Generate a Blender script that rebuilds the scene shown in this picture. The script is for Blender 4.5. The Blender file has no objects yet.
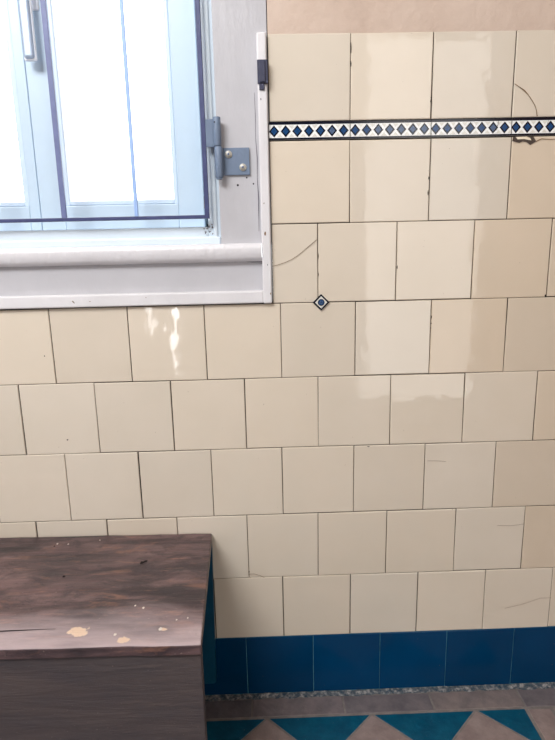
import bpy, bmesh, math, random
from mathutils import Vector, Matrix
random.seed(7)
C = bpy.context.scene.collection
scn = bpy.context.scene

# ------------------------------------------------------------------ helpers
def lin(r, g, b):
    f = lambda c: (c/255/12.92) if c/255 <= .04045 else ((c/255+.055)/1.055)**2.4
    return (f(r), f(g), f(b), 1)

class MB:
    """collects shapes into one mesh object"""
    def __init__(s):
        s.v, s.f, s.m, s.c, s.sm = [], [], [], [], []
    def face(s, pts, mi=0, col=(1, 1, 1, 1), smooth=False):
        n = len(s.v); s.v += [tuple(p) for p in pts]
        s.f.append(tuple(range(n, n+len(pts)))); s.m.append(mi); s.c.append(col); s.sm.append(smooth)
    def raw(s, vs, fs, mi=0, col=(1, 1, 1, 1), smooth=False):
        n = len(s.v); s.v += [tuple(p) for p in vs]
        for f in fs:
            s.f.append(tuple(n+i for i in f)); s.m.append(mi); s.c.append(col); s.sm.append(smooth)
    def bm(s, b, mi=0, smooth=False, col=(1, 1, 1, 1)):
        b.verts.ensure_lookup_table(); b.verts.index_update()
        s.raw([v.co.copy() for v in b.verts], [[v.index for v in f.verts] for f in b.faces], mi, col, smooth)
        b.free()
    def box(s, a, b, bev=0.0, mi=0, seg=2, col=(1, 1, 1, 1)):
        q = bmesh.new(); bmesh.ops.create_cube(q, size=1)
        for v in q.verts:
            v.co = Vector([(a[i]+b[i])/2 + v.co[i]*(b[i]-a[i]) for i in range(3)])
        if bev > 0:
            bmesh.ops.bevel(q, geom=list(q.edges), offset=bev, segments=seg, profile=.5, affect='EDGES')
        s.bm(q, mi, False, col)
    def cyl(s, p, q, r, n=20, mi=0, r2=None, bev=0.0, smooth=True):
        p, q = Vector(p), Vector(q); d = q-p
        b = bmesh.new()
        bmesh.ops.create_cone(b, cap_ends=True, segments=n, radius1=r, radius2=r if r2 is None else r2, depth=d.length)
        if bev > 0:
            es = [e for e in b.edges if abs(e.verts[0].co.z-e.verts[1].co.z) < 1e-6]
            bmesh.ops.bevel(b, geom=es, offset=bev, segments=2, profile=.5, affect='EDGES')
        M = Matrix.Translation((p+q)/2) @ d.to_track_quat('Z', 'Y').to_matrix().to_4x4()
        b.transform(M); s.bm(b, mi, smooth)
    def prism_x(s, prof, x0, x1, mi=0, smooth=False):
        """profile of (y,z) points extruded along x"""
        n = len(prof)
        vs = [(x0, y, z) for y, z in prof]+[(x1, y, z) for y, z in prof]
        fs = [(i, (i+1) % n, n+(i+1) % n, n+i) for i in range(n)]
        s.raw(vs, fs, mi, smooth=smooth)
        s.raw([(x0, y, z) for y, z in prof], [tuple(range(n))[::-1]], mi)
        s.raw([(x1, y, z) for y, z in prof], [tuple(range(n))], mi)
    def ribbon(s, pts, w, y, mi=0):
        """thin strip on the wall plane; pts = (x,z) list"""
        for i in range(len(pts)-1):
            a, b = Vector(pts[i]), Vector(pts[i+1]); d = (b-a).normalized(); n = Vector((-d.y, d.x))
            wa = w[i] if isinstance(w, (list, tuple)) else w
            wb = w[i+1] if isinstance(w, (list, tuple)) else w
            P = [a-n*wa/2, b-n*wb/2, b+n*wb/2, a+n*wa/2]
            s.face([(p.x, y, p.y) for p in P], mi)
    def build(s, name, mats, parent=None, fixn=True):
        me = bpy.data.meshes.new(name); me.from_pydata(s.v, [], s.f); me.update()
        if not isinstance(mats, (list, tuple)): mats = [mats]
        for m in mats: me.materials.append(m)
        at = me.color_attributes.new('tint', 'FLOAT_COLOR', 'CORNER')
        for p in me.polygons:
            p.material_index = s.m[p.index]; p.use_smooth = s.sm[p.index]
            for li in p.loop_indices: at.data[li].color = s.c[p.index]
        if fixn:
            b = bmesh.new(); b.from_mesh(me); bmesh.ops.recalc_face_normals(b, faces=b.faces); b.to_mesh(me); b.free()
        o = bpy.data.objects.new(name, me); C.objects.link(o)
        if parent is not None:
            o.parent = parent; o.matrix_parent_inverse = Matrix.Translation(-world_loc(parent))
        return o

def world_loc(o):
    l = Vector(o.location)
    if o.parent is not None and o.type == 'EMPTY': l = l+world_loc(o.parent)
    return l

def empty(name, loc):
    o = bpy.data.objects.new(name, None); o.location = loc; o.empty_display_size = .05; C.objects.link(o); return o

def tag(o, label, cat=None, group=None, kind=None):
    o['label'] = label
    if cat: o['category'] = cat
    if group: o['group'] = group
    if kind: o['kind'] = kind
    return o

# ------------------------------------------------------------------ materials
class N:
    def __init__(s, name):
        s.m = bpy.data.materials.new(name); s.m.use_nodes = True
        s.t = s.m.node_tree; s.b = s.t.nodes['Principled BSDF']
    def n(s, ty, **k):
        x = s.t.nodes.new(ty)
        for a, v in k.items():
            if a.startswith('i_'):
                x.inputs[int(a[2:]) if a[2:].isdigit() else a[2:]].default_value = v
            else: setattr(x, a, v)
        return x
    def l(s, a, b): s.t.links.new(a, b)
    def coord(s, scale=(1, 1, 1), loc=(0, 0, 0)):
        g = s.n('ShaderNodeTexCoord'); mp = s.n('ShaderNodeMapping')
        mp.inputs['Scale'].default_value = scale; mp.inputs['Location'].default_value = loc
        s.l(g.outputs['Object'], mp.inputs['Vector']); return mp.outputs[0]
    def noise(s, vec, scale, detail=4, rough=.55, dist=0):
        x = s.n('ShaderNodeTexNoise'); s.l(vec, x.inputs['Vector'])
        x.inputs['Scale'].default_value = scale; x.inputs['Detail'].default_value = detail
        x.inputs['Roughness'].default_value = rough; x.inputs['Distortion'].default_value = dist
        return x.outputs['Fac']
    def ramp(s, fac, stops):
        r = s.n('ShaderNodeValToRGB'); e = r.color_ramp.elements
        while len(e) < len(stops): e.new(.5)
        for i, (p, c) in enumerate(stops): e[i].position = p; e[i].color = c
        s.l(fac, r.inputs['Fac']); return r.outputs['Color']
    def mix(s, fac, a, b, mode='MIX'):
        x = s.n('ShaderNodeMix', data_type='RGBA', blend_type=mode)
        for v, i in ((fac, 0), (a, 6), (b, 7)):
            if hasattr(v, 'is_linked') or hasattr(v, 'links'): s.l(v, x.inputs[i])
            else: x.inputs[i].default_value = v
        return x.outputs[2]
    def bump(s, h, strength, dist=.01):
        x = s.n('ShaderNodeBump'); x.inputs['Strength'].default_value = strength; x.inputs['Distance'].default_value = dist
        s.l(h, x.inputs['Height']); s.l(x.outputs[0], s.b.inputs['Normal'])
    def set(s, col=None, rough=None, metal=None, spec=None):
        if col is not None:
            if hasattr(col, 'links'): s.l(col, s.b.inputs['Base Color'])
            else: s.b.inputs['Base Color'].default_value = col
        if rough is not None:
            if hasattr(rough, 'links'): s.l(rough, s.b.inputs['Roughness'])
            else: s.b.inputs['Roughness'].default_value = rough
        if metal is not None: s.b.inputs['Metallic'].default_value = metal
        if spec is not None: s.b.inputs['Specular IOR Level'].default_value = spec
        return s.m
BLK, WHT = (0, 0, 0, 1), (1, 1, 1, 1)

def m_tile(name, c1, c2, rough=.12, spec=.5):
    k = N(name); v = k.coord()
    a = k.n('ShaderNodeAttribute', attribute_name='tint')
    base = k.ramp(k.noise(v, 5, 3), [(.3, c1), (.7, c2)])
    col = k.mix(1.0, base, a.outputs['Color'], 'MULTIPLY')
    sp = k.ramp(k.noise(v, 260, 2, .4), [(.775, BLK), (.80, WHT)])
    col = k.mix(sp, col, lin(120, 92, 66))
    k.set(col, k.ramp(k.noise(v, 9, 3), [(.3, (rough,)*3+(1,)), (.75, (rough+.05,)*3+(1,))]))
    k.bump(k.noise(v, 16, 2, .5), .06, .01)
    k.b.inputs['Specular IOR Level'].default_value = spec
    return k.m
def m_plain(name, c, rough=.5, metal=0, var=.12, scale=30, bump=.0, spec=None):
    k = N(name); v = k.coord()
    d = tuple(x*(1-var) for x in c[:3])+(1,)
    n = k.noise(v, scale, 4)
    k.set(k.ramp(n, [(.3, d), (.7, c)]), rough, metal, spec)
    if bump: k.bump(k.noise(v, scale*2.5, 4), bump, .004)
    return k.m
def m_paint(name, c, chip=lin(120, 110, 105), amount=.79, rough=.35, bump=.25):
    """old brushed gloss paint with dents and small chips"""
    k = N(name); v = k.coord()
    col = k.ramp(k.noise(v, 11, 4), [(.3, tuple(x*.93 for x in c[:3])+(1,)), (.7, c)])
    ch = k.ramp(k.noise(v, 75, 3, .5, .6), [(amount, BLK), (amount+.02, WHT)])
    col = k.mix(ch, col, chip)
    k.set(col, rough); k.bump(k.noise(k.coord((1, 1, .35)), 60, 3), bump, .004)
    return k.m

M = {}
M['tile'] = m_tile('cream_glazed_tile', lin(224, 211, 193), lin(229, 216, 199), .02)
M['bluetile'] = m_tile('blue_glazed_tile', lin(0, 54, 92), lin(0, 62, 104), .14, .22)
M['grout'] = m_plain('dark_grout', lin(48, 37, 30), .9, var=.6, scale=45)
M['crack'] = m_plain('crack_line', lin(140, 108, 76), .9, var=.4, scale=80)
M['bluejoint'] = m_plain('pale_blue_joint', lin(92, 160, 182), .8, var=.45, scale=40)
M['edge_hi'] = m_plain('pale_glaze_edge', lin(246, 232, 208), .2, var=.05)
M['broken'] = m_plain('broken_tile_body', lin(92, 78, 70), .9, var=.5, scale=120)
M['white'] = m_plain('border_white', lin(252, 252, 250), .15, var=.04)
M['greyw'] = m_plain('border_pale_grey', lin(232, 229, 220), .18, var=.06)
M['navy'] = m_plain('border_navy', lin(6, 12, 36), .15, var=.3)
M['dblue'] = m_plain('border_blue', lin(28, 72, 122), .15, var=.15)
M['dblue2'] = m_plain('border_faded_blue', lin(84, 104, 136), .15, var=.1)
M['casing'] = m_paint('grey_white_casing_paint', lin(197, 195, 199), amount=.80)
M['bead'] = m_paint('white_bead_paint', lin(232, 229, 231), chip=lin(128, 108, 92), amount=.765)
M['sill'] = m_paint('white_sill_paint', lin(233, 230, 233), amount=.78, bump=.6)
M['frame'] = m_paint('glare_tinted_frame_paint', lin(226, 238, 248), chip=lin(170, 190, 205), amount=.84, bump=.1)  # blue window glare put into the white frame, sash and glazing bead colours
M['sash'] = m_plain('white_sash_paint', lin(200, 219, 235), .35, var=.03)
M['sashbead'] = m_plain('white_glazing_bead', lin(214, 230, 246), .3, var=.03)
M['seam'] = m_plain('dark_seam', lin(110, 125, 160), .8, var=.2)
M['handle'] = m_plain('satin_grey_handle', lin(190, 205, 225), .3, metal=.3, var=.05)
M['handlew'] = m_plain('white_handle_lit_rim', lin(248, 250, 255), .25, var=.02)
M['iron'] = m_plain('glare_lifted_iron', lin(112, 120, 164), .45, var=.15, scale=60, bump=.15)  # window glare mixed into the dark iron's colour
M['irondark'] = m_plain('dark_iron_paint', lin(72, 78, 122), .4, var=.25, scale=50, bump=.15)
M['ironglare'] = m_plain('glare_painted_iron_rod', lin(165, 196, 246), .45, var=.1)  # strongest glare painted into the middle rod's colour
M['plate'] = m_plain('blue_grey_hinge_paint', lin(116, 132, 156), .45, var=.1, scale=60, bump=.2)
M['bolt'] = m_plain('zinc_bolt', lin(205, 200, 190), .35, metal=.4, var=.35, scale=300)
M['catch'] = m_plain('dark_catch_metal', lin(58, 60, 86), .5, var=.25, scale=60, bump=.2)
M['ceil'] = m_plain('ceiling_white', lin(225, 222, 215), .9, var=.03)
M['roomwarm'] = m_plain('warm_room_paint', lin(128, 92, 58), .9, var=.05)
M['roompale'] = m_plain('pale_pink_room_paint', lin(226, 222, 222), .9, var=.03)
M['room'] = m_plain('room_wall_paint', lin(158, 166, 172), .9, var=.05)
M['gap'] = m_plain('dirty_paint_gap', lin(120, 114, 124), .9, var=.5, scale=70)
M['hole'] = m_plain('screw_hole', lin(30, 26, 28), .9, var=.2)

k = N('old_plaster'); v = k.coord()
c = k.ramp(k.noise(v, 6, 5, .65), [(.25, lin(184, 160, 145)), (.5, lin(206, 184, 168)), (.8, lin(216, 196, 181))])
c = k.mix(k.ramp(k.noise(v, 70, 4), [(.66, BLK), (.8, (.5, .5, .5, 1))]), c, lin(158, 132, 112))
k.set(c, .9); k.bump(k.noise(v, 40, 5), .5, .006); M['plaster'] = k.m

k = N('mortar'); v = k.coord()
k.set(k.ramp(k.noise(v, 90, 5, .7), [(.36, lin(44, 70, 86)), (.5, lin(98, 104, 110)), (.68, lin(186, 182, 178))]), .95)
k.bump(k.noise(v, 120, 5), .8, .006); M['mortar'] = k.m

def m_floor(name, c1, c2, c3):
    k = N(name); v = k.coord()
    c = k.ramp(k.noise(v, 24, 5, .65), [(.3, c1), (.55, c2), (.8, c3)])
    c = k.mix(1.0, c, k.n('ShaderNodeAttribute', attribute_name='tint').outputs['Color'], 'MULTIPLY')
    c = k.mix(k.ramp(k.noise(v, 150, 3), [(.70, BLK), (.76, WHT)]), c, lin(150, 142, 138))
    k.set(c, k.ramp(k.noise(v, 30, 3), [(.3, (.35,)*3+(1,)), (.7, (.6,)*3+(1,))]))
    k.b.inputs['Specular IOR Level'].default_value = .3
    k.bump(k.noise(v, 60, 4), .35, .005); return k.m
M['mauve'] = m_floor('mauve_floor_tile', lin(130, 114, 112), lin(148, 131, 127), lin(162, 146, 140))
M['floorjoint'] = m_plain('pale_floor_joint', lin(140, 132, 128), .9, var=.35, scale=50)
M['brick'] = m_floor('grey_mauve_border_tile', lin(108, 101, 103), lin(130, 120, 120), lin(148, 136, 132))
M['teal'] = m_floor('teal_floor_tile', lin(0, 66, 94), lin(0, 80, 108), lin(8, 94, 120))

def m_wood(name, cols, bare=None, rough=(.32, .5), seedloc=(0, 0, 0), dark=lin(52, 42, 46), worn=False):
    k = N(name)
    g = k.coord((3, 26, 26), seedloc); g2 = k.coord((1.2, 4, 4), seedloc); v = k.coord((1, 1, 1), seedloc)
    c = k.ramp(k.noise(g, 1.6, 7, .62, .5), [(.30, cols[0]), (.5, cols[1]), (.72, cols[2])])
    c = k.mix(k.ramp(k.noise(g2, 4.5, 5, .6, .4), [(.38, WHT), (.60, BLK)]), c, dark)
    c = k.mix(k.ramp(k.noise(k.coord((5, 30, 30), seedloc), 2.0, 5, .6), [(.60, BLK), (.72, (.7,)*3+(1,))]), c, cols[3])
    c = k.mix(k.ramp(k.noise(k.coord((.7, 1, 1), seedloc), 330, 2, .4), [(.735, BLK), (.77, (.8,)*3+(1,))]), c, lin(160, 140, 130))
    if worn:                                          # worn blotches, plus a sheen painted towards the front edge
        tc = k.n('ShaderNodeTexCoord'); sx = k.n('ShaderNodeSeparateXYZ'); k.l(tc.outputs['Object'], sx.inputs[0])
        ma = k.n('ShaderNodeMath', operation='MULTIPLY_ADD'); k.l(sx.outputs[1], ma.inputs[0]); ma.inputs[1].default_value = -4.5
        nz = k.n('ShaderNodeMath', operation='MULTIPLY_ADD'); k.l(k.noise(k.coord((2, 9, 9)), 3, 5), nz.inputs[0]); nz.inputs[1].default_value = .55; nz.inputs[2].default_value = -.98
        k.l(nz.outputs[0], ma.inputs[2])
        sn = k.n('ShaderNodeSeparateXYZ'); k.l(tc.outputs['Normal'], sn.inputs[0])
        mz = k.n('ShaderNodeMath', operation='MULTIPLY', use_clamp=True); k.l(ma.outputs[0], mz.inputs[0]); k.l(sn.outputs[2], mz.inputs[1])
        blot = k.noise(k.coord((1.6, 2.6, 2.6), (5, 1, 0)), 9, 5, .7, .8)
        c = k.mix(k.ramp(blot, [(.50, BLK), (.62, (.75,)*3+(1,))]), c, lin(58, 46, 50))
        c = k.mix(k.ramp(k.noise(k.coord((1.2, 3, 3), (2, 7, 0)), 8, 5, .7, .6), [(.57, BLK), (.70, (.6,)*3+(1,))]), c, lin(146, 104, 86))
        c = k.mix(k.ramp(k.noise(k.coord((2.5, 8, 8), (9, 4, 0)), 14, 4, .6, 1.2), [(.66, BLK), (.70, (.9,)*3+(1,))]), c, lin(44, 32, 36))
        c = k.mix(k.ramp(mz.outputs[0], [(.44, BLK), (.86, (.74,)*3+(1,))]), c, lin(208, 188, 190))  # pale sheen painted into the top, stronger towards the front
    if bare:
        for (x, y, rx, ry) in bare:
            geo = k.n('ShaderNodeTexCoord'); mp = k.n('ShaderNodeMapping', vector_type='POINT')
            mp.inputs['Location'].default_value = (-x/rx, -y/ry, 0); mp.inputs['Scale'].default_value = (1/rx, 1/ry, 0)
            k.l(geo.outputs['Object'], mp.inputs['Vector'])
            ln = k.n('ShaderNodeVectorMath', operation='LENGTH'); k.l(mp.outputs[0], ln.inputs[0])
            ad = k.n('ShaderNodeMath', operation='MULTIPLY_ADD'); k.l(k.noise(v, 90, 4), ad.inputs[0]); ad.inputs[1].default_value = 1.3
            k.l(ln.outputs['Value'], ad.inputs[2])
            c = k.mix(k.ramp(ad.outputs[0], [(.80, (.75,)*3+(1,)), (.99, BLK)]) if False else
                      k.ramp(k_div(k, ad.outputs[0], 2.0), [(.62, (.85,)*3+(1,)), (.70, BLK)]), c, lin(236, 206, 178))
    k.set(c, k.ramp(k.noise(g, 2, 4), [(.3, (rough[0],)*3+(1,)), (.7, (rough[1],)*3+(1,))]))
    k.bump(k.noise(g, 2.2, 7, .65, .5), .45, .006)
    return k.m
def k_div(k, s, d):
    x = k.n('ShaderNodeMath', operation='DIVIDE'); k.l(s, x.inputs[0]); x.inputs[1].default_value = d; return x.outputs[0]

wc = (lin(82, 62, 63), lin(110, 86, 86), lin(132, 106, 104), lin(160, 116, 98))
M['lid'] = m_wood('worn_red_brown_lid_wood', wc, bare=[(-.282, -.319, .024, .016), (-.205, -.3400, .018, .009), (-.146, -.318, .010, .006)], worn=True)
M['front'] = m_wood('dark_front_wood', (lin(80, 69, 69), lin(86, 75, 74), lin(93, 81, 79), lin(98, 85, 82)), rough=(.42, .6), seedloc=(3, 1, 2), dark=lin(76, 68, 70))
M['backboard'] = m_plain('dark_blue_painted_board', lin(4, 76, 106), .4, var=.25, scale=20)
M['scuff'] = m_plain('white_paint_speck', lin(225, 215, 205), .7, var=.1)
M['woodgap'] = m_plain('wood_gap', lin(20, 12, 12), .9, var=.2)

k = N('window_glass')
tr = k.n('ShaderNodeBsdfTransparent'); gl = k.n('ShaderNodeBsdfGlossy'); gl.inputs['Roughness'].default_value = .02
fr = k.n('ShaderNodeFresnel'); fr.inputs['IOR'].default_value = 1.45; mx = k.n('ShaderNodeMixShader')
k.l(fr.outputs[0], mx.inputs[0]); k.l(tr.outputs[0], mx.inputs[1]); k.l(gl.outputs[0], mx.inputs[2])
k.l(mx.outputs[0], k.t.nodes['Material Output'].inputs['Surface']); M['glass'] = k.m

# ------------------------------------------------------------------ room shell
XL, XR, YF, ZC = -1.35, 1.45, -2.45, 2.6
OX0, OX1, OZ0, OZ1 = -.86, .050, .912, 2.10         # window opening
def struct(name, mb, mats, label, cat, parent=None):
    o = mb.build(name, mats, parent); tag(o, label, cat, kind='structure'); return o

# back wall core (grout/plaster bedding behind the tiles), with the window opening
w = MB()
PY0 = .0030
for a, b in (((XL, PY0, 0), (OX0, .26, ZC)), ((OX1, PY0, 0), (XR, .26, ZC)),
             ((OX0, PY0, 0), (OX1, .26, OZ0)), ((OX0, PY0, OZ1), (OX1, .26, ZC))):
    w.box(a, b)
wall = struct('wall_back', w, M['grout'], 'cream tiled back wall around the window with plaster above the tiles', 'wall')

p = MB()
PZ = 1.3962
p.box((OX1+.0005, .0005, PZ), (XR, PY0, ZC))
p.box((XL, .0005, PZ), (OX0-.03, PY0, ZC))
p.box((OX0-.03, .0005, OZ1+.03), (OX1+.0005, PY0, ZC))
p.build('plaster_band', M['plaster'], wall)['label'] = 'bare beige brown plaster above the tiles'

# cream tiles ---------------------------------------------------------------
Z = [1.3976, 1.2482, 1.2143, 1.0626, .9093, .7567, .6053, .4536, .3030, .1515]
T = .1524
rows = [  # z top, z bottom, measured vertical joints
    (Z[0], Z[1], [.0500, .2016, .3541, .5064]),
    (Z[2], Z[3], [.0490, .2014, .3554, .5098]),
    (Z[3], Z[4], [.0485, .1391, .2947, .4469, .6004]),
    (Z[4], Z[5], [-.3966, -.2415, -.0884, .0636, .2146, .3678, .5221]),
    (Z[5], Z[6], [-.4736, -.3201, -.1646, -.0136, .1379, .2890, .4431, .5951]),
    (Z[6], Z[7], [-.3951, -.2418, -.0890, .0607, .2131, .3651, .5173]),
    (Z[7], Z[8], [-.4723, -.3204, -.1691, -.0179, .1360, .2866, .4384, .5909]),
    (Z[8], Z[9], [-.2500, -.0974, .0565, .2077, .3594, .5118, .6639]),
]
t = MB()
def glaze_tile(mb, x0, x1, z0, z1, col, mi=0, tilt=.0035, g=.0009):
    x0 += g*random.uniform(.5, 1.25); x1 -= g*random.uniform(.5, 1.25)
    z0 += g*random.uniform(.45, 1.15); z1 -= g*random.uniform(.45, 1.15)
    tx, tz = random.uniform(-tilt, tilt), random.uniform(-tilt, tilt)
    cx, cz = (x0+x1)/2, (z0+z1)/2; off = random.uniform(-.0003, .0004)
    jit = [(random.uniform(-.0004, .0004), random.uniform(-.0004, .0004)) for _ in range(4)]
    vs = []
    for ins, dy in ((0, .0029), (0, .0013), (.0006, .0004), (.0016, 0)):
        for (x, z), (jx, jz) in zip(((x0+ins, z0+ins), (x1-ins, z0+ins), (x1-ins, z1-ins), (x0+ins, z1-ins)), jit):
            y = dy if dy > .002 else dy+off+(x-cx)*tx+(z-cz)*tz
            vs.append((x+jx, min(y, .0029), z+jz))
    fs = []
    for r in range(3):
        for i in range(4):
            fs.append((r*4+i, r*4+(i+1) % 4, r*4+4+(i+1) % 4, r*4+4+i))
    mb.raw(vs, fs+[(12, 13, 14, 15)], mi, col)
FALLOFF = {(1, .5), (2, .4), (2, .6), (3, .4), (3, .5), (4, .6), (5, .5), (6, .6)}   # right-hand tiles tinted warmer and darker to paint the light falling off
def tint(warm=0):
    a = random.uniform(.955, 1.02); b = random.uniform(-.012, .012)
    return (a+b, a, a-b*1.3, 1)
for ri, (zt, zb, js) in enumerate(rows):
    js = list(js)
    while js[-1] < XR-.16: js.append(js[-1]+T)
    js.append(XR-.002)
    full = ri >= 3
    if full:
        while js[0] > XL+.16: js.insert(0, js[0]-T)
        js.insert(0, XL+.002)
    for a, b in zip(js[:-1], js[1:]):
        q = tint()
        if (ri, round(a, 1)) in FALLOFF: q = (q[0]*.955, q[1]*.915, q[2]*.87, 1)
        glaze_tile(t, a, b, zb, zt, q)
    if not full:                                     # left of the window
        xs = [OX0-.03-i*T for i in range(5)]
        for b, a in zip(xs[:-1], xs[1:]):
            a = max(a, XL+.002)
            if b-a > .02: glaze_tile(t, a, b, zb, zt, tint())
# cracks and one broken tile edge (surface marks of the tiling)
CY = -.0012
t.ribbon([(.5079, 1.3063), (.5165, 1.3012), (.5268, 1.2948), (.5350, 1.2870), (.5432, 1.2764), (.5490, 1.2680), (.5520, 1.2605), (.5545, 1.2490)],
         [.0012, .001, .0022, .0012, .0011, .0013, .0012, .0020], CY, 1)
t.ribbon([(.0490, .9825), (.0610, .9850), (.0745, .9892), (.0870, .9945), (.0983, 1.0012), (.1100, 1.0095), (.1200, 1.0180), (.1300, 1.0260), (.1380, 1.0319)],
         .0009, CY, 1)
t.ribbon([(.556, 1.2047), (.566, 1.2092), (.580, 1.2082), (.5925, 1.2077), (.66, 1.2065)], [.0016, .0014, .001, .0009, .0008], CY, 1)
t.ribbon([(-.02, .3130), (-.006, .3130), (.006, .3085), (.016, .3035)], .0009, CY, 1)
t.ribbon([(.53, .4115), (.56, .4095), (.59, .4130)], .0006, CY, 1)
t.ribbon([(.56, .205), (.60, .214), (.64, .228), (.665, .228)], .0006, CY, 1)
t.ribbon([(.37, .567), (.395, .566), (.41, .564)], .0006, CY, 1)
br = [(.5110, 1.2135), (.5100, 1.2060), (.5238, 1.2026), (.5300, 1.2050), (.5371, 1.2040), (.5452, 1.1984), (.5563, 1.2047), (.5497, 1.2143)]
t.face([(x, CY, z) for x, z in br], 2)
pl = [(.5160, 1.2132), (.5200, 1.2088), (.5320, 1.2092), (.5464, 1.2066), (.5440, 1.2110), (.5370, 1.2136)]
t.face([(x, CY-.0006, z) for x, z in pl], 3)
# little chips at joints
for (x, z, a, b) in [(.3525, 1.279, .0028, .008), (.3523, 1.285, .002, .004), (.3530, 1.142, .0022, .006), (.3525, 1.115, .002, .01),
                     (.3678, .875, .0026, .006), (.3672, .862, .003, .004), (.3668, .852, .002, .004), (.5975, .9120, .005, .006),
                     (.1395, 1.000, .002, .012), (.1395, .965, .0022, .01), (.2962, .975, .0022, .008), (.2022, 1.37, .002, .02), (.2022, 1.345, .0016, .01),
                     (.2440, .6030, .006, .002), (-.3850, .6370, .004, .003), (-.0180, .3190, .003, .004), (-.413, .8150, .002, .003)]:
    q = [(x+math.cos(i*1.047)*a*random.uniform(.35, .65), CY, z+math.sin(i*1.047)*b*random.uniform(.35, .65)) for i in range(6)]
    t.face(q, 4)
tl = t.build('cream_tiles', [M['tile'], M['crack'], M['broken'], M['edge_hi'], M['grout']], wall)
tl['label'] = 'glossy cream wall tiles in staggered rows'

# decorative border strip: white with blue diamonds between dark lines
b = MB()
BX0, BX1, BZ0, BZ1 = .0492, XR-.002, 1.2158, 1.2468
b.box((BX0, -.0004, BZ0), (BX1, .0029, BZ1), 0)
FY = -.0006
def quad(x0, x1, z0, z1, y, mi): b.face([(x0, y, z0), (x1, y, z0), (x1, y, z1), (x0, y, z1)], mi)
quad(BX0, BX1, 1.2424, BZ1, FY, 1); quad(BX0, BX1, BZ0, 1.2192, FY, 1)
joints = [.2016, .3545, .5075, .660, .8124, .965, 1.117, 1.27]
px = .0585
ZM = 1.2308
i = 0
while px < BX1-.012:
    hx, hz = .0095, .0108
    b.face([(px-hx, FY, ZM), (px, FY, ZM-hz), (px+hx, FY, ZM), (px, FY, ZM+hz)], 1)
    hx, hz = .0060, .0068
    faded = i in (5, 9, 10, 11, 12, 13, 19) or (i > 24 and i % 7 == 2)
    b.face([(px-hx, FY-.0002, ZM), (px, FY-.0002, ZM-hz), (px+hx, FY-.0002, ZM), (px, FY-.0002, ZM+hz)], 3 if faded else 2)
    xm = px+.0109
    for s in (1, -1):                                 # pale triangles between diamonds
        b.face([(xm-.0052, FY, ZM+s*.0104), (xm+.0052, FY, ZM+s*.0104), (xm, FY, ZM+s*.0042)], 4)
    px += .02178; i += 1
for x in joints: b.ribbon([(x, BZ0), (x-.0004, BZ1)], .0012, FY-.0004, 5)
b.ribbon([(.478, 1.226), (.481, 1.236), (.482, 1.243)], .0007, FY-.0004, 5)
b.ribbon([(.5745, 1.231), (.5770, 1.243)], .0007, FY-.0004, 5)
b.build('border_strip', [M['white'], M['navy'], M['dblue'], M['dblue2'], M['greyw'], M['grout']], wall)['label'] = 'narrow white border with a row of small blue diamonds'

# small diamond inset
d = MB(); cx, cz = .1450, .9096
def dia(r, y, mi): d.face([(cx-r, y, cz), (cx, y, cz-r), (cx+r, y, cz), (cx, y, cz+r)], mi)
r = .0166
vs = [(cx-r, .002, cz), (cx, .002, cz-r), (cx+r, .002, cz), (cx, .002, cz+r)]
vs += [(x, -.0030, z) for x, _, z in vs]
d.raw(vs, [(i, (i+1) % 4, 4+(i+1) % 4, 4+i) for i in range(4)]+[(4, 5, 6, 7)], 0)
dia(.0122, -.0033, 1)
for (ox, oz, rr, y, mi) in [(0, 0, .0068, -.0036, 0), (0, 0, .0056, -.0038, 2)]:
    d.face([(cx+ox+rr*math.cos(a*math.pi/8), y, cz+oz+rr*math.sin(a*math.pi/8)) for a in range(16)], mi)
for a in range(4):
    an = a*math.pi/2+.4
    d.face([(cx+.0028*math.cos(an)+.0016*math.cos(q*math.pi/4), -.0040, cz+.0028*math.sin(an)+.0016*math.sin(q*math.pi/4)) for q in range(8)], 3)
d.build('diamond_inset', [M['navy'], M['greyw'], M['dblue'], M['dblue2']], wall)['label'] = 'small navy diamond tile with a blue rosette'

# blue skirting tiles
s = MB()
s.box((XL, .0016, .0), (XR, PY0, .1515), mi=1)
js = [-.0299, .1231, .2769, .4315, .5867]
while js[-1] < XR-.16: js.append(js[-1]+T)
js.append(XR-.002)
while js[0] > XL+.16: js.insert(0, js[0]-T)
js.insert(0, XL+.002)
for a, c in zip(js[:-1], js[1:]):
    q = random.uniform(.85, 1.1); 
    glaze_tile(s, a, c, .002, .1512, (q, q, q, 1), 0, .003, .0006)
# ragged mortar fillet at the foot
n = 220; prof = []
for i in range(n+1):
    x = XL+(XR-XL)*i/n
    prof.append((x, .0022+random.uniform(-.0012, .0012), -.014+random.uniform(-.004, .003)))
vs = []
for x, z, y in prof: vs += [(x, .0010, z), (x, -.005, z*.6+.0004), (x, y, .0003)]
fs = []
for i in range(n):
    for j in range(2): fs.append((i*3+j, i*3+3+j, i*3+4+j, i*3+1+j))
s.raw(vs, fs, 2)
struct('baseboard_back', s, [M['bluetile'], M['bluejoint'], M['mortar']], 'dark blue glazed skirting tiles along the foot of the cream wall', 'skirting')

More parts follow.
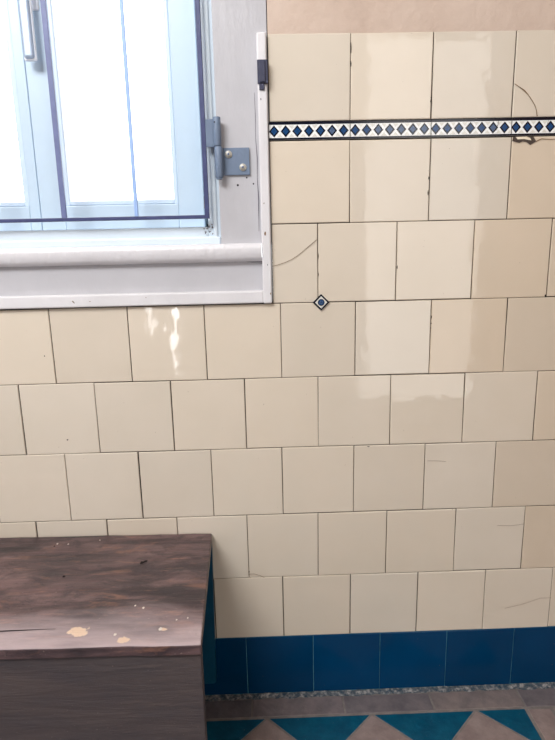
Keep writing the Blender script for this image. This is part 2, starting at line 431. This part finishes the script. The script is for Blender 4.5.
# ------------------------------------------------------------------ floor
f = MB()
f.box((XL, YF, -.10), (XR, .26, -.0008), mi=4)
def ftile(poly, mi, g=.0022, col=(1, 1, 1, 1)):
    P = []
    for q in poly:
        q = Vector(q)
        if all((q-o).length > 1e-4 for o in P): P.append(q)
    c = sum(P, Vector((0, 0)))/len(P)
    ar = sum(P[i].x*P[(i+1) % len(P)].y-P[(i+1) % len(P)].x*P[i].y for i in range(len(P)))
    if ar < 0: P.reverse()
    def inset(dd):
        out = []
        for i in range(len(P)):
            a, bq, cc = P[i-1], P[i], P[(i+1) % len(P)]
            e1 = (bq-a).normalized(); e2 = (cc-bq).normalized()
            n1 = Vector((-e1.y, e1.x)); n2 = Vector((-e2.y, e2.x)); m = n1+n2
            out.append(bq+m*(dd/max(.25, (1+n1.dot(n2)))))
        return out
    h = random.uniform(-.0004, .0003); o1 = inset(g); o2 = inset(g+.0012); k = len(P)
    vs = [(q.x, q.y, -.002) for q in o1]+[(q.x, q.y, -.0006+h) for q in o1]+[(q.x, q.y, h) for q in o2]
    fs = [(r*k+i, r*k+(i+1) % k, (r+1)*k+(i+1) % k, (r+1)*k+i) for r in range(2) for i in range(k)]
    f.raw(vs, fs+[tuple(range(2*k, 3*k))], mi, col)
BY0, BY1, YA = -.013, -.0668, -.0685
jx = [-.020, .188, .389, .594]
while jx[0] > XL+.21: jx.insert(0, jx[0]-.205)
while jx[-1] < XR-.21: jx.append(jx[-1]+.205)
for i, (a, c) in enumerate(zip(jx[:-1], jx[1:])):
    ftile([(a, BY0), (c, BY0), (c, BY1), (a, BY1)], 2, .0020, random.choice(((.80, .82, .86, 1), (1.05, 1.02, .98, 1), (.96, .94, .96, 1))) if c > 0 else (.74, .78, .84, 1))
# diagonal field between x = -.9 and .5925
PX, H = .2325, .1163
def clip(poly, x0, x1, y0, y1):
    def cut(P, ax, val, keep_less):
        out = []
        for i in range(len(P)):
            a, c = P[i-1], P[i]
            ia = (a[ax] <= val) == keep_less or a[ax] == val; ic = (c[ax] <= val) == keep_less or c[ax] == val
            if ia != ic:
                tt = (val-a[ax])/(c[ax]-a[ax]); out.append((a[0]+(c[0]-a[0])*tt, a[1]+(c[1]-a[1])*tt))
            if ic: out.append(c)
        return out
    for ax, v_, kl in ((0, x0, False), (0, x1, True), (1, y0, False), (1, y1, True)):
        poly = cut(poly, ax, v_, kl)
        if len(poly) < 3: return None
    return poly
FX1 = .5905
for r_ in range(0, 19):
    yc = YA-H*r_
    for c_ in range(-6, 4):
        xc = .014+PX*c_+(0 if r_ % 2 else H)
        q = clip([(xc-H, yc), (xc, yc-H), (xc+H, yc), (xc, yc+H)], XL, FX1, YF+.02, YA)
        if q and (max(z[0] for z in q)-min(z[0] for z in q)) > .02: ftile(q, 1 if r_ % 2 == 0 else 0)
y = BY1-.003
while y > YF+.2:
    ftile([(FX1+.003, y), (FX1+.057, y), (FX1+.057, y-.205), (FX1+.003, y-.205)], 0); y -= .205
    for x in (FX1+.060, FX1+.265, FX1+.470, FX1+.675):
        ftile([(x, y+.205), (min(x+.203, XR), y+.205), (min(x+.203, XR), y), (x, y)], 0)
struct('floor', f, [M['mauve'], M['teal'], M['brick'], M['mortar'], M['floorjoint']], 'old floor of mauve and teal diagonal tiles with a brick-coloured border', 'floor')

c = MB(); c.box((XL, YF, ZC), (XR, .26, ZC+.1)); struct('ceiling', c, M['ceil'], 'plain white ceiling', 'ceiling')
for nm, a, q in (('wall_left', (XL-.1, YF-.1, -.1), (XL, .26, ZC+.1)), ('wall_right', (XR, YF-.1, -.1), (XR+.1, .26, ZC+.1)), ('wall_front', (XL, YF-.1, -.1), (XR, YF, ZC+.1))):
    c = MB(); c.box(a, q); struct(nm, c, M[{'wall_right': 'roomwarm', 'wall_left': 'roompale'}.get(nm, 'room')], 'plain painted '+nm.split('_')[1]+' wall of the room', 'wall')

# ------------------------------------------------------------------ window
win = tag(empty('window_1', (-.405, .05, .912)), 'white wooden casement window with thick painted casing in the tiled wall', 'window', kind='structure')
CY0 = .004                                            # casing face
c = MB()
c.box((-.0495, CY0, 1.0265), (.0495, .045, OZ1), .0015)                   # right board
c.box((OX0, CY0, 1.0265), (OX0+.10, .045, OZ1), .0015)                    # left board
c.box((OX0+.10, CY0, OZ1-.10), (-.0495, .045, OZ1), .0015)                # head
c.box((OX0, .007, .9130), (.0480, .045, 1.0), .001)                       # apron panel below the sill
# hairline paint cracks and screw holes on the right board
c.ribbon([(.0235, 1.30), (.0242, 1.26), (.0236, 1.22), (.0256, 1.185), (.0246, 1.150), (.0262, 1.110), (.0250, 1.05)], [.0006, .0012, .0008, .0018, .001, .0022, .0006], CY0-.0003, 1)
for (x, z, rr) in ((-.0130, 1.1365, .0021), (.0170, 1.1385, .0016), (.0045, 1.1500, .0016)):
    c.face([(x+rr*math.cos(a*.785), CY0-.0004, z+rr*math.sin(a*.785)) for a in range(8)], 2)
c.build('casing', [M['casing'], M['gap'], M['hole']], win)['label'] = 'flat grey white painted boards around the window'

bd = MB()
def bead_v(x0, x1, z0, z1):
    bd.box((x0, -.0100, z0), (x1, .012, z1), .003, seg=3)
bead_v(.0297, .0474, .9105, 1.3975)
bd.box((OX0-.0105, -.0098, .9115), (.0305, .012, .9360), .003, seg=3)
bead_v(OX0-.028, OX0-.010, .9115, 1.3975)
for (x, z, a, e, mi) in [(.0370, 1.0450, .0022, .0050, 1), (.0352, 1.2850, .0012, .0030, 2), (.0445, .9300, .0016, .0022, 1), (.0360, 1.1010, .0012, .002, 1), (.0400, .9860, .0009, .002, 2), (-.20, .9280, .002, .0007, 1), (-.31, .9230, .0026, .0007, 1)]:
    bd.face([(x+a*math.cos(i*1.047)*random.uniform(.5, 1), -.0104, z+e*math.sin(i*1.047)*random.uniform(.5, 1)) for i in range(6)], mi)
bd.build('edge_bead', [M['bead'], M['crack'], M['hole']], win)['label'] = 'raised white bead running down the casing and under the apron'

sl = MB()
prof = [(.05, 1.0285), (-.004, 1.0278), (-.013, 1.0262), (-.0185, 1.0225), (-.0200, 1.0165), (-.0185, 1.0090), (-.0150, 1.0015), (-.009, .9955), (.004, .9925), (.05, .9925)]
prof = [(y if y > .01 else y*.62, z) for y, z in prof]
sl.prism_x(prof, OX0, .0292, smooth=True)
sl.build('sill', M['sill'], win)['label'] = 'rounded white sill board with dented paint'
gp = MB(); px_ = [OX0+.002]; 
while px_[-1] < .0285: px_.append(px_[-1]+random.uniform(.006, .02))
px_[-1] = .0290
pts_ = [(x, .9935+random.uniform(-.0005, .0005)) for x in px_]
gp.ribbon(pts_, [random.choice((.0006, .0010, .0016, .0020)) if x < .005 else .0048 for x in px_], .0058)  # ragged dark ribbon: painted shadow line under the sill, wider gap at right
gp.build('sill_shadow_gap', M['gap'], win)

fr = MB()
FYf = .015                                            # frame face
fr.box((-.0735, FYf, 1.0265), (-.0400, .15, OZ1-.02), .0015)
fr.box((-.0640, FYf-.006, 1.0265), (-.0560, FYf+.01, OZ1-.02), .0025)     # staff bead along the frame
fr.box((OX0+.02, FYf, 1.0350), (OX0+.125, .15, OZ1-.02), .0015)
fr.box((OX0+.10, FYf, 1.0300), (-.0735, .15, 1.0610), .0015)
fr.box((OX0+.10, FYf-.008, 1.0265), (-.0500, FYf+.01, 1.0420), .003)
fr.box((-.0950, .0965, 1.05), (-.0700, .14, 1.92)); fr.box((OX0+.10, .0965, 1.0580), (-.0700, .14, 1.0700))
fr.box((OX0+.10, FYf, 1.92), (-.0735, .15, OZ1-.02), .0015)
for _ in range(16):                                   # grime and flaked paint in the lower corner
    x, z = random.uniform(-.0820, -.0640), random.uniform(1.047, 1.066); a = random.uniform(.0006, .0022)
    fr.face([(x+a*math.cos(i*1.047)*random.uniform(.4, 1), FYf-.0064, z+1.5*a*math.sin(i*1.047)*random.uniform(.4, 1)) for i in range(6)], random.choice((1, 1, 2)))
fr.face([(-.0800, FYf-.0064, 1.0950), (-.0778, FYf-.0064, 1.0950), (-.0782, FYf-.0064, 1.1180), (-.0796, FYf-.0064, 1.1180)], 2)
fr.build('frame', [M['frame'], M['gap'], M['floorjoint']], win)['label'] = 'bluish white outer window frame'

def sash(x0, x1, gx0, gx1, bl, brr, z0, z1, gz0, gz1, y0, y1):
    """x0..x1 outer, gx0..gx1 glass; bl/brr bead widths"""
    m = MB()
    m.box((x0, y0, z0), (gx0-bl, y1, z1), .002); m.box((gx1+brr, y0, z0), (x1, y1, z1), .002)
    m.box((gx0-bl, y0, z0), (gx1+brr, y1, gz0-.0095), .002); m.box((gx0-bl, y0, gz1+.0095), (gx1+brr, y1, z1), .002)
    s_ = m.build('sash', M['sash'], win)
    g = MB(); e = .0008
    yb = y0+.006
    for a, q in (((gx0-bl+e, yb, gz0-.0095), (gx0, y1-.004, gz1+.0095)), ((gx1, yb, gz0-.0095), (gx1+brr-e, y1-.004, gz1+.0095)),
                 ((gx0, yb, gz0-.0095+e), (gx1, y1-.004, gz0)), ((gx0, yb, gz1), (gx1, y1-.004, gz1+.0095-e))):
        g.box(a, q, .002)
    g.build('glazing_bead', M['sashbead'], s_)
    p_ = MB(); p_.box((gx0-.004, yb+.012, gz0-.004), (gx1+.004, yb+.016, gz1+.004)); p_.build('pane', M['glass'], s_)
    return s_
SZ0, SZ1, GZ0, GZ1 = 1.0618, 1.915, 1.1180, 1.86
s1 = sash(-.4090, -.0838, -.3515, -.1440, .0095, .0095, SZ0, SZ1, GZ0, GZ1, .050, .095)
s1['label'] = 'right casement sash carrying the lever handle'
s2 = sash(-.7330, -.4115, -.665, -.4440, .0095, .0115, SZ0, SZ1, GZ0+.001, GZ1, .055, .095)
s2['label'] = 'left casement sash cut off by the picture edge'
sm = MB(); sm.box((-.4118, .060, SZ0), (-.4086, .09, SZ1)); sm.build('seam_shadow', M['seam'], s2)  # dark strip stands in for the step shadow between the sashes
# lever handle on the right sash stile
h = MB()
h.box((-.3990, .018, 1.3690), (-.3800, .030, 1.5300), .005, seg=3)
h.box((-.4005, .024, 1.3660), (-.3775, .033, 1.5310), .003, mi=1, seg=2)  # wider white plate paints the lit edges around the grey lever
h.cyl((-.388, .030, 1.515), (-.388, .052, 1.515), .010, mi=1)
h.box((-.4010, .0465, 1.4580), (-.3720, .0515, 1.5750), .002, mi=1)
h.build('handle', [M['handle'], M['handlew']], s1)['label'] = 'grey and white lever handle hanging down'

# ------------------------------------------------------------------ iron grille hinged on the casing
gr = tag(empty('window_grille', (-.405, -.004, 1.0765)), 'dark iron window grille of upright bars hinged on the right casing', 'grille')
GY = -.005
fm = MB()
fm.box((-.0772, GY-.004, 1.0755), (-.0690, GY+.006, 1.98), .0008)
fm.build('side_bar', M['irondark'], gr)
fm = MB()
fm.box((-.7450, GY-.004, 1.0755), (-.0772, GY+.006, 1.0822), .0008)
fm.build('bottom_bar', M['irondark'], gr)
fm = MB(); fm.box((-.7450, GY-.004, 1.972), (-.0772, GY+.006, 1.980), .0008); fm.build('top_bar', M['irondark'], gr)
for x, hw, mt in ((-.3452, .0047, 'iron'), (-.2080, .0033, 'ironglare'), (-.484, .0045, 'iron'), (-.622, .0045, 'iron'), (-.741, .0045, 'irondark')):
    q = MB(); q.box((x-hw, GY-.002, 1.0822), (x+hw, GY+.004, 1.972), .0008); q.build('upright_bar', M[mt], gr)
q = MB(); q.box((-.0695, GY-.003, 1.2045), (-.0525, GY+.002, 1.2530), .0008)
q.cyl((-.0473, GY-.007, 1.2045), (-.0473, GY-.007, 1.2555), .0073, bev=.0015)
q.face([(-.0510+.0013*math.cos(a), GY-.0147, 1.2455+.0016*math.sin(a)) for a in [i*.785 for i in range(8)]], 1)
hl = q.build('hinge_leaf', [M['plate'], M['hole']], gr); hl['label'] = 'upper hinge leaf and knuckle joined to the side bar'
q = MB(); q.box((-.0440, -.0010, 1.1545), (.0110, .0042, 1.2035), .0010)
q.cyl((-.0462, GY-.006, 1.1490), (-.0462, GY-.006, 1.2042), .0076, bev=.0015)
q.cyl((-.0462, GY-.006, 1.1460), (-.0462, GY-.006, 1.1495), .0060, bev=.001)
hp = q.build('hinge_plate', M['plate'], gr); hp['label'] = 'blue grey square hinge plate bolted to the casing'
for x, z in ((-.0282, 1.1917), (-.0019, 1.1681)):
    q = MB(); q.cyl((x, -.0002, z), (x, -.0028, z), .0068, n=20, bev=.0008); q.cyl((x, -.0026, z), (x, -.0058, z), .0046, n=12, bev=.0012)
    q.cyl((x, -.0056, z), (x, -.0062, z), .0020, n=10, mi=1)
    q.build('bolt', [M['bolt'], M['seam']], hp)

# small dark catch on the bead
ct = empty('metal_catch', (.0395, -.010, 1.3300)); tag(ct, 'small dark metal catch fixed high on the white bead beside the top tiles', 'catch')
q = MB(); q.box((.0300, -.0150, 1.3105), (.0492, -.0085, 1.3505), .001)
q.box((.0335, -.0175, 1.3125), (.0445, -.0145, 1.3485), .0012); q.build('catch_plate', M['catch'], ct)
q = MB(); q.box((.0328, -.0135, 1.3005), (.0425, -.0085, 1.3120), .001); q.build('tongue', M['catch'], ct)

# ------------------------------------------------------------------ wooden bench chest
bn = tag(empty('wooden_bench', (-.5, -.18, 0)), 'worn dark brown wooden bench box standing against the tiled wall below the window', 'bench')
LX, ZT = -.98, .4165
def rise(x): return -.0125*(x+.0953)
m = bmesh.new()
xs = [LX+i*(1.0)*(-.0953-LX)/24 for i in range(25)]; ys = [-.0035-.3515*j/10 for j in range(11)]
grid = {}
for i, x in enumerate(xs):
    for j, y in enumerate(ys):
        fx = (x-LX)/(-.0953-LX); xx = x+.0141*(j/10)*fx
        zz = ZT+rise(x)-(.0015 if j == 10 else 0)+random.uniform(-.0006, .0006)
        yy = y+(random.uniform(-.0012, .0012) if j == 10 else 0)
        for lvl, dz in ((0, 0), (1, -.0185)):
            grid[i, j, lvl] = m.verts.new((xx, yy, zz+dz))
for i in range(24):
    for j in range(10):
        m.faces.new((grid[i, j, 0], grid[i, j+1, 0], grid[i+1, j+1, 0], grid[i+1, j, 0]))
        m.faces.new((grid[i, j, 1], grid[i+1, j, 1], grid[i+1, j+1, 1], grid[i, j+1, 1]))
for i in range(24):
    m.faces.new((grid[i, 10, 0], grid[i, 10, 1], grid[i+1, 10, 1], grid[i+1, 10, 0])); m.faces.new((grid[i, 0, 0], grid[i+1, 0, 0], grid[i+1, 0, 1], grid[i, 0, 1]))
for j in range(10):
    m.faces.new((grid[24, j, 0], grid[24, j+1, 0], grid[24, j+1, 1], grid[24, j, 1])); m.faces.new((grid[0, j, 0], grid[0, j, 1], grid[0, j+1, 1], grid[0, j+1, 0]))
bmesh.ops.recalc_face_normals(m, faces=m.faces)
es = [e for e in m.edges if len(e.link_faces) == 2 and e.calc_face_angle() > .9]
bmesh.ops.bevel(m, geom=es, offset=.0022, segments=2, profile=.5, affect='EDGES')
ld = MB(); ld.bm(m, 0)
def top_mark(pts, w, mi, z=ZT+.0009):
    for i in range(len(pts)-1):
        a, e = Vector(pts[i]), Vector(pts[i+1]); n_ = Vector((-(e-a).y, (e-a).x)).normalized()
        wa, wb = w[i], w[i+1]
        P = [a-n_*wa/2, e-n_*wb/2, e+n_*wb/2, a+n_*wa/2]; ld.face([(q.x, q.y, z+rise(q.x)) for q in P], mi)
top_mark([(-.96, -.320), (-.7, -.318), (-.50, -.3160), (-.42, -.3145), (-.37, -.3130), (-.322, -.3115)], [.0036, .0036, .0034, .003, .0022, .0006], 1)
for (x, y, rr) in [(-.415, -.038, .0022), (-.392, -.040, .002), (-.221, -.329, .0030), (-.150, -.318, .0034), (-.128, -.296, .0018), (-.110, -.292, .0016), (-.205, -.255, .002), (-.190, -.262, .0024), (-.330, -.026, .002)]:
    ld.face([(x+rr*math.cos(a*1.05)*random.uniform(.6, 1.2), y+rr*1.4*math.sin(a*1.05)*random.uniform(.6, 1.2), ZT+.0009+rise(x)) for a in range(6)], 2)
for (x, y, rr) in [(-.418, -.047, .0024), (-.222, -.118, .005), (-.216, -.113, .004), (-.36, -.16, .003)]:
    ld.face([(x+rr*math.cos(a*1.05)*random.uniform(.6, 1.2), y+rr*1.2*math.sin(a*1.05)*random.uniform(.6, 1.2), ZT+.0009+rise(x)) for a in range(6)], 1)
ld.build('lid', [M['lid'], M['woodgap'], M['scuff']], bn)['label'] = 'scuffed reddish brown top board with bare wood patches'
q = MB(); q.box((LX+.01, -.3510, 0), (-.0828, -.3310, ZT-.0182), .0012); q.v = [(x, y, z+(rise(x) if z > .2 else 0)) for x, y, z in q.v]; q.build('front_panel', M['front'], bn)['label'] = 'dark stained front board'
q = MB(); q.box((-.175, -.330, 0), (-.155, -.030, ZT-.0182), .001); q.build('end_panel', M['front'], bn)
q = MB(); q.box((LX+.01, -.330, 0), (LX+.03, -.030, ZT-.0182), .001); q.build('end_panel', M['front'], bn)
# blue board at the back, lower corner rounded
pts = [(LX+.01, ZT-.0182), (LX+.01, .050), (-.1080, .0495)]
pts += [(-.1080+.0075*math.sin(a), .0570-.0075*math.cos(a)) for a in (.4, .8, 1.2, 1.57)]
pts += [(-.0952, ZT-.0182)]
n = len(pts)
q = MB(); q.raw([(x, -.018, z) for x, z in pts]+[(x, -.0035, z) for x, z in pts],
                [tuple(range(n)), tuple(range(2*n-1, n-1, -1))]+[(i, (i+1) % n, n+(i+1) % n, n+i) for i in range(n)])
q.build('back_board', M['backboard'], bn)['label'] = 'blue painted board behind the bench with a rounded lower corner'

# ------------------------------------------------------------------ light
wd = bpy.data.worlds.new('daylight'); scn.world = wd; wd.use_nodes = True
bg = wd.node_tree.nodes['Background']; bg.inputs[0].default_value = (.93, .97, 1, 1); bg.inputs[1].default_value = 4.5

def area(name, loc, target, sx, sy, power, col=(1, 1, 1)):
    L = bpy.data.lights.new(name, 'AREA'); L.shape = 'RECTANGLE'; L.size = sx; L.size_y = sy; L.energy = power; L.color = col
    o = bpy.data.objects.new(name, L); C.objects.link(o); o.location = loc
    o.rotation_euler = (Vector(target)-Vector(loc)).to_track_quat('-Z', 'Y').to_euler(); return o
area('fill_light', (-.85, -1.50, 2.45), (-.50, 0, .90), 1.0, .8, 54, (.98, .99, 1))  # unseen fill lamp added to light the wall from above
area('doorway_light', (1.00, -2.40, 1.10), (1.00, 0, 1.10), .70, 2.1, 12.5, (1, .97, .92))
area('streak_light', (-.54, -2.40, .52), (-.54, 0, .52), .02, .50, .6)  # slim unseen lights added for the bright streaks reflected in the tiles
area('streak_light', (-.68, -2.40, .62), (-.68, 0, .62), .03, .22, .22)

# ------------------------------------------------------------------ camera
cam = bpy.data.cameras.new('camera'); co = bpy.data.objects.new('camera', cam); C.objects.link(co); scn.camera = co
yaw, pitch, roll, F = 2.04e-2, -.2139, -2.21e-2, 565.34
fwd = Vector((math.sin(yaw)*math.cos(pitch), math.cos(yaw)*math.cos(pitch), math.sin(pitch)))
r0 = fwd.cross(Vector((0, 0, 1))).normalized(); u0 = r0.cross(fwd)
rt = r0*math.cos(roll)+u0*math.sin(roll); up = -r0*math.sin(roll)+u0*math.cos(roll)
Mx = Matrix((rt, up, -fwd)).transposed().to_4x4(); Mx.translation = (.0320, -1.1301, 1.0190)
co.matrix_world = Mx
cam.sensor_fit = 'VERTICAL'; cam.sensor_height = 24; cam.lens = F*24/740; cam.clip_start = .02
scn.view_settings.view_transform = 'Standard'; scn.view_settings.look = 'None'
scn.view_settings.exposure = 0; scn.view_settings.gamma = 1
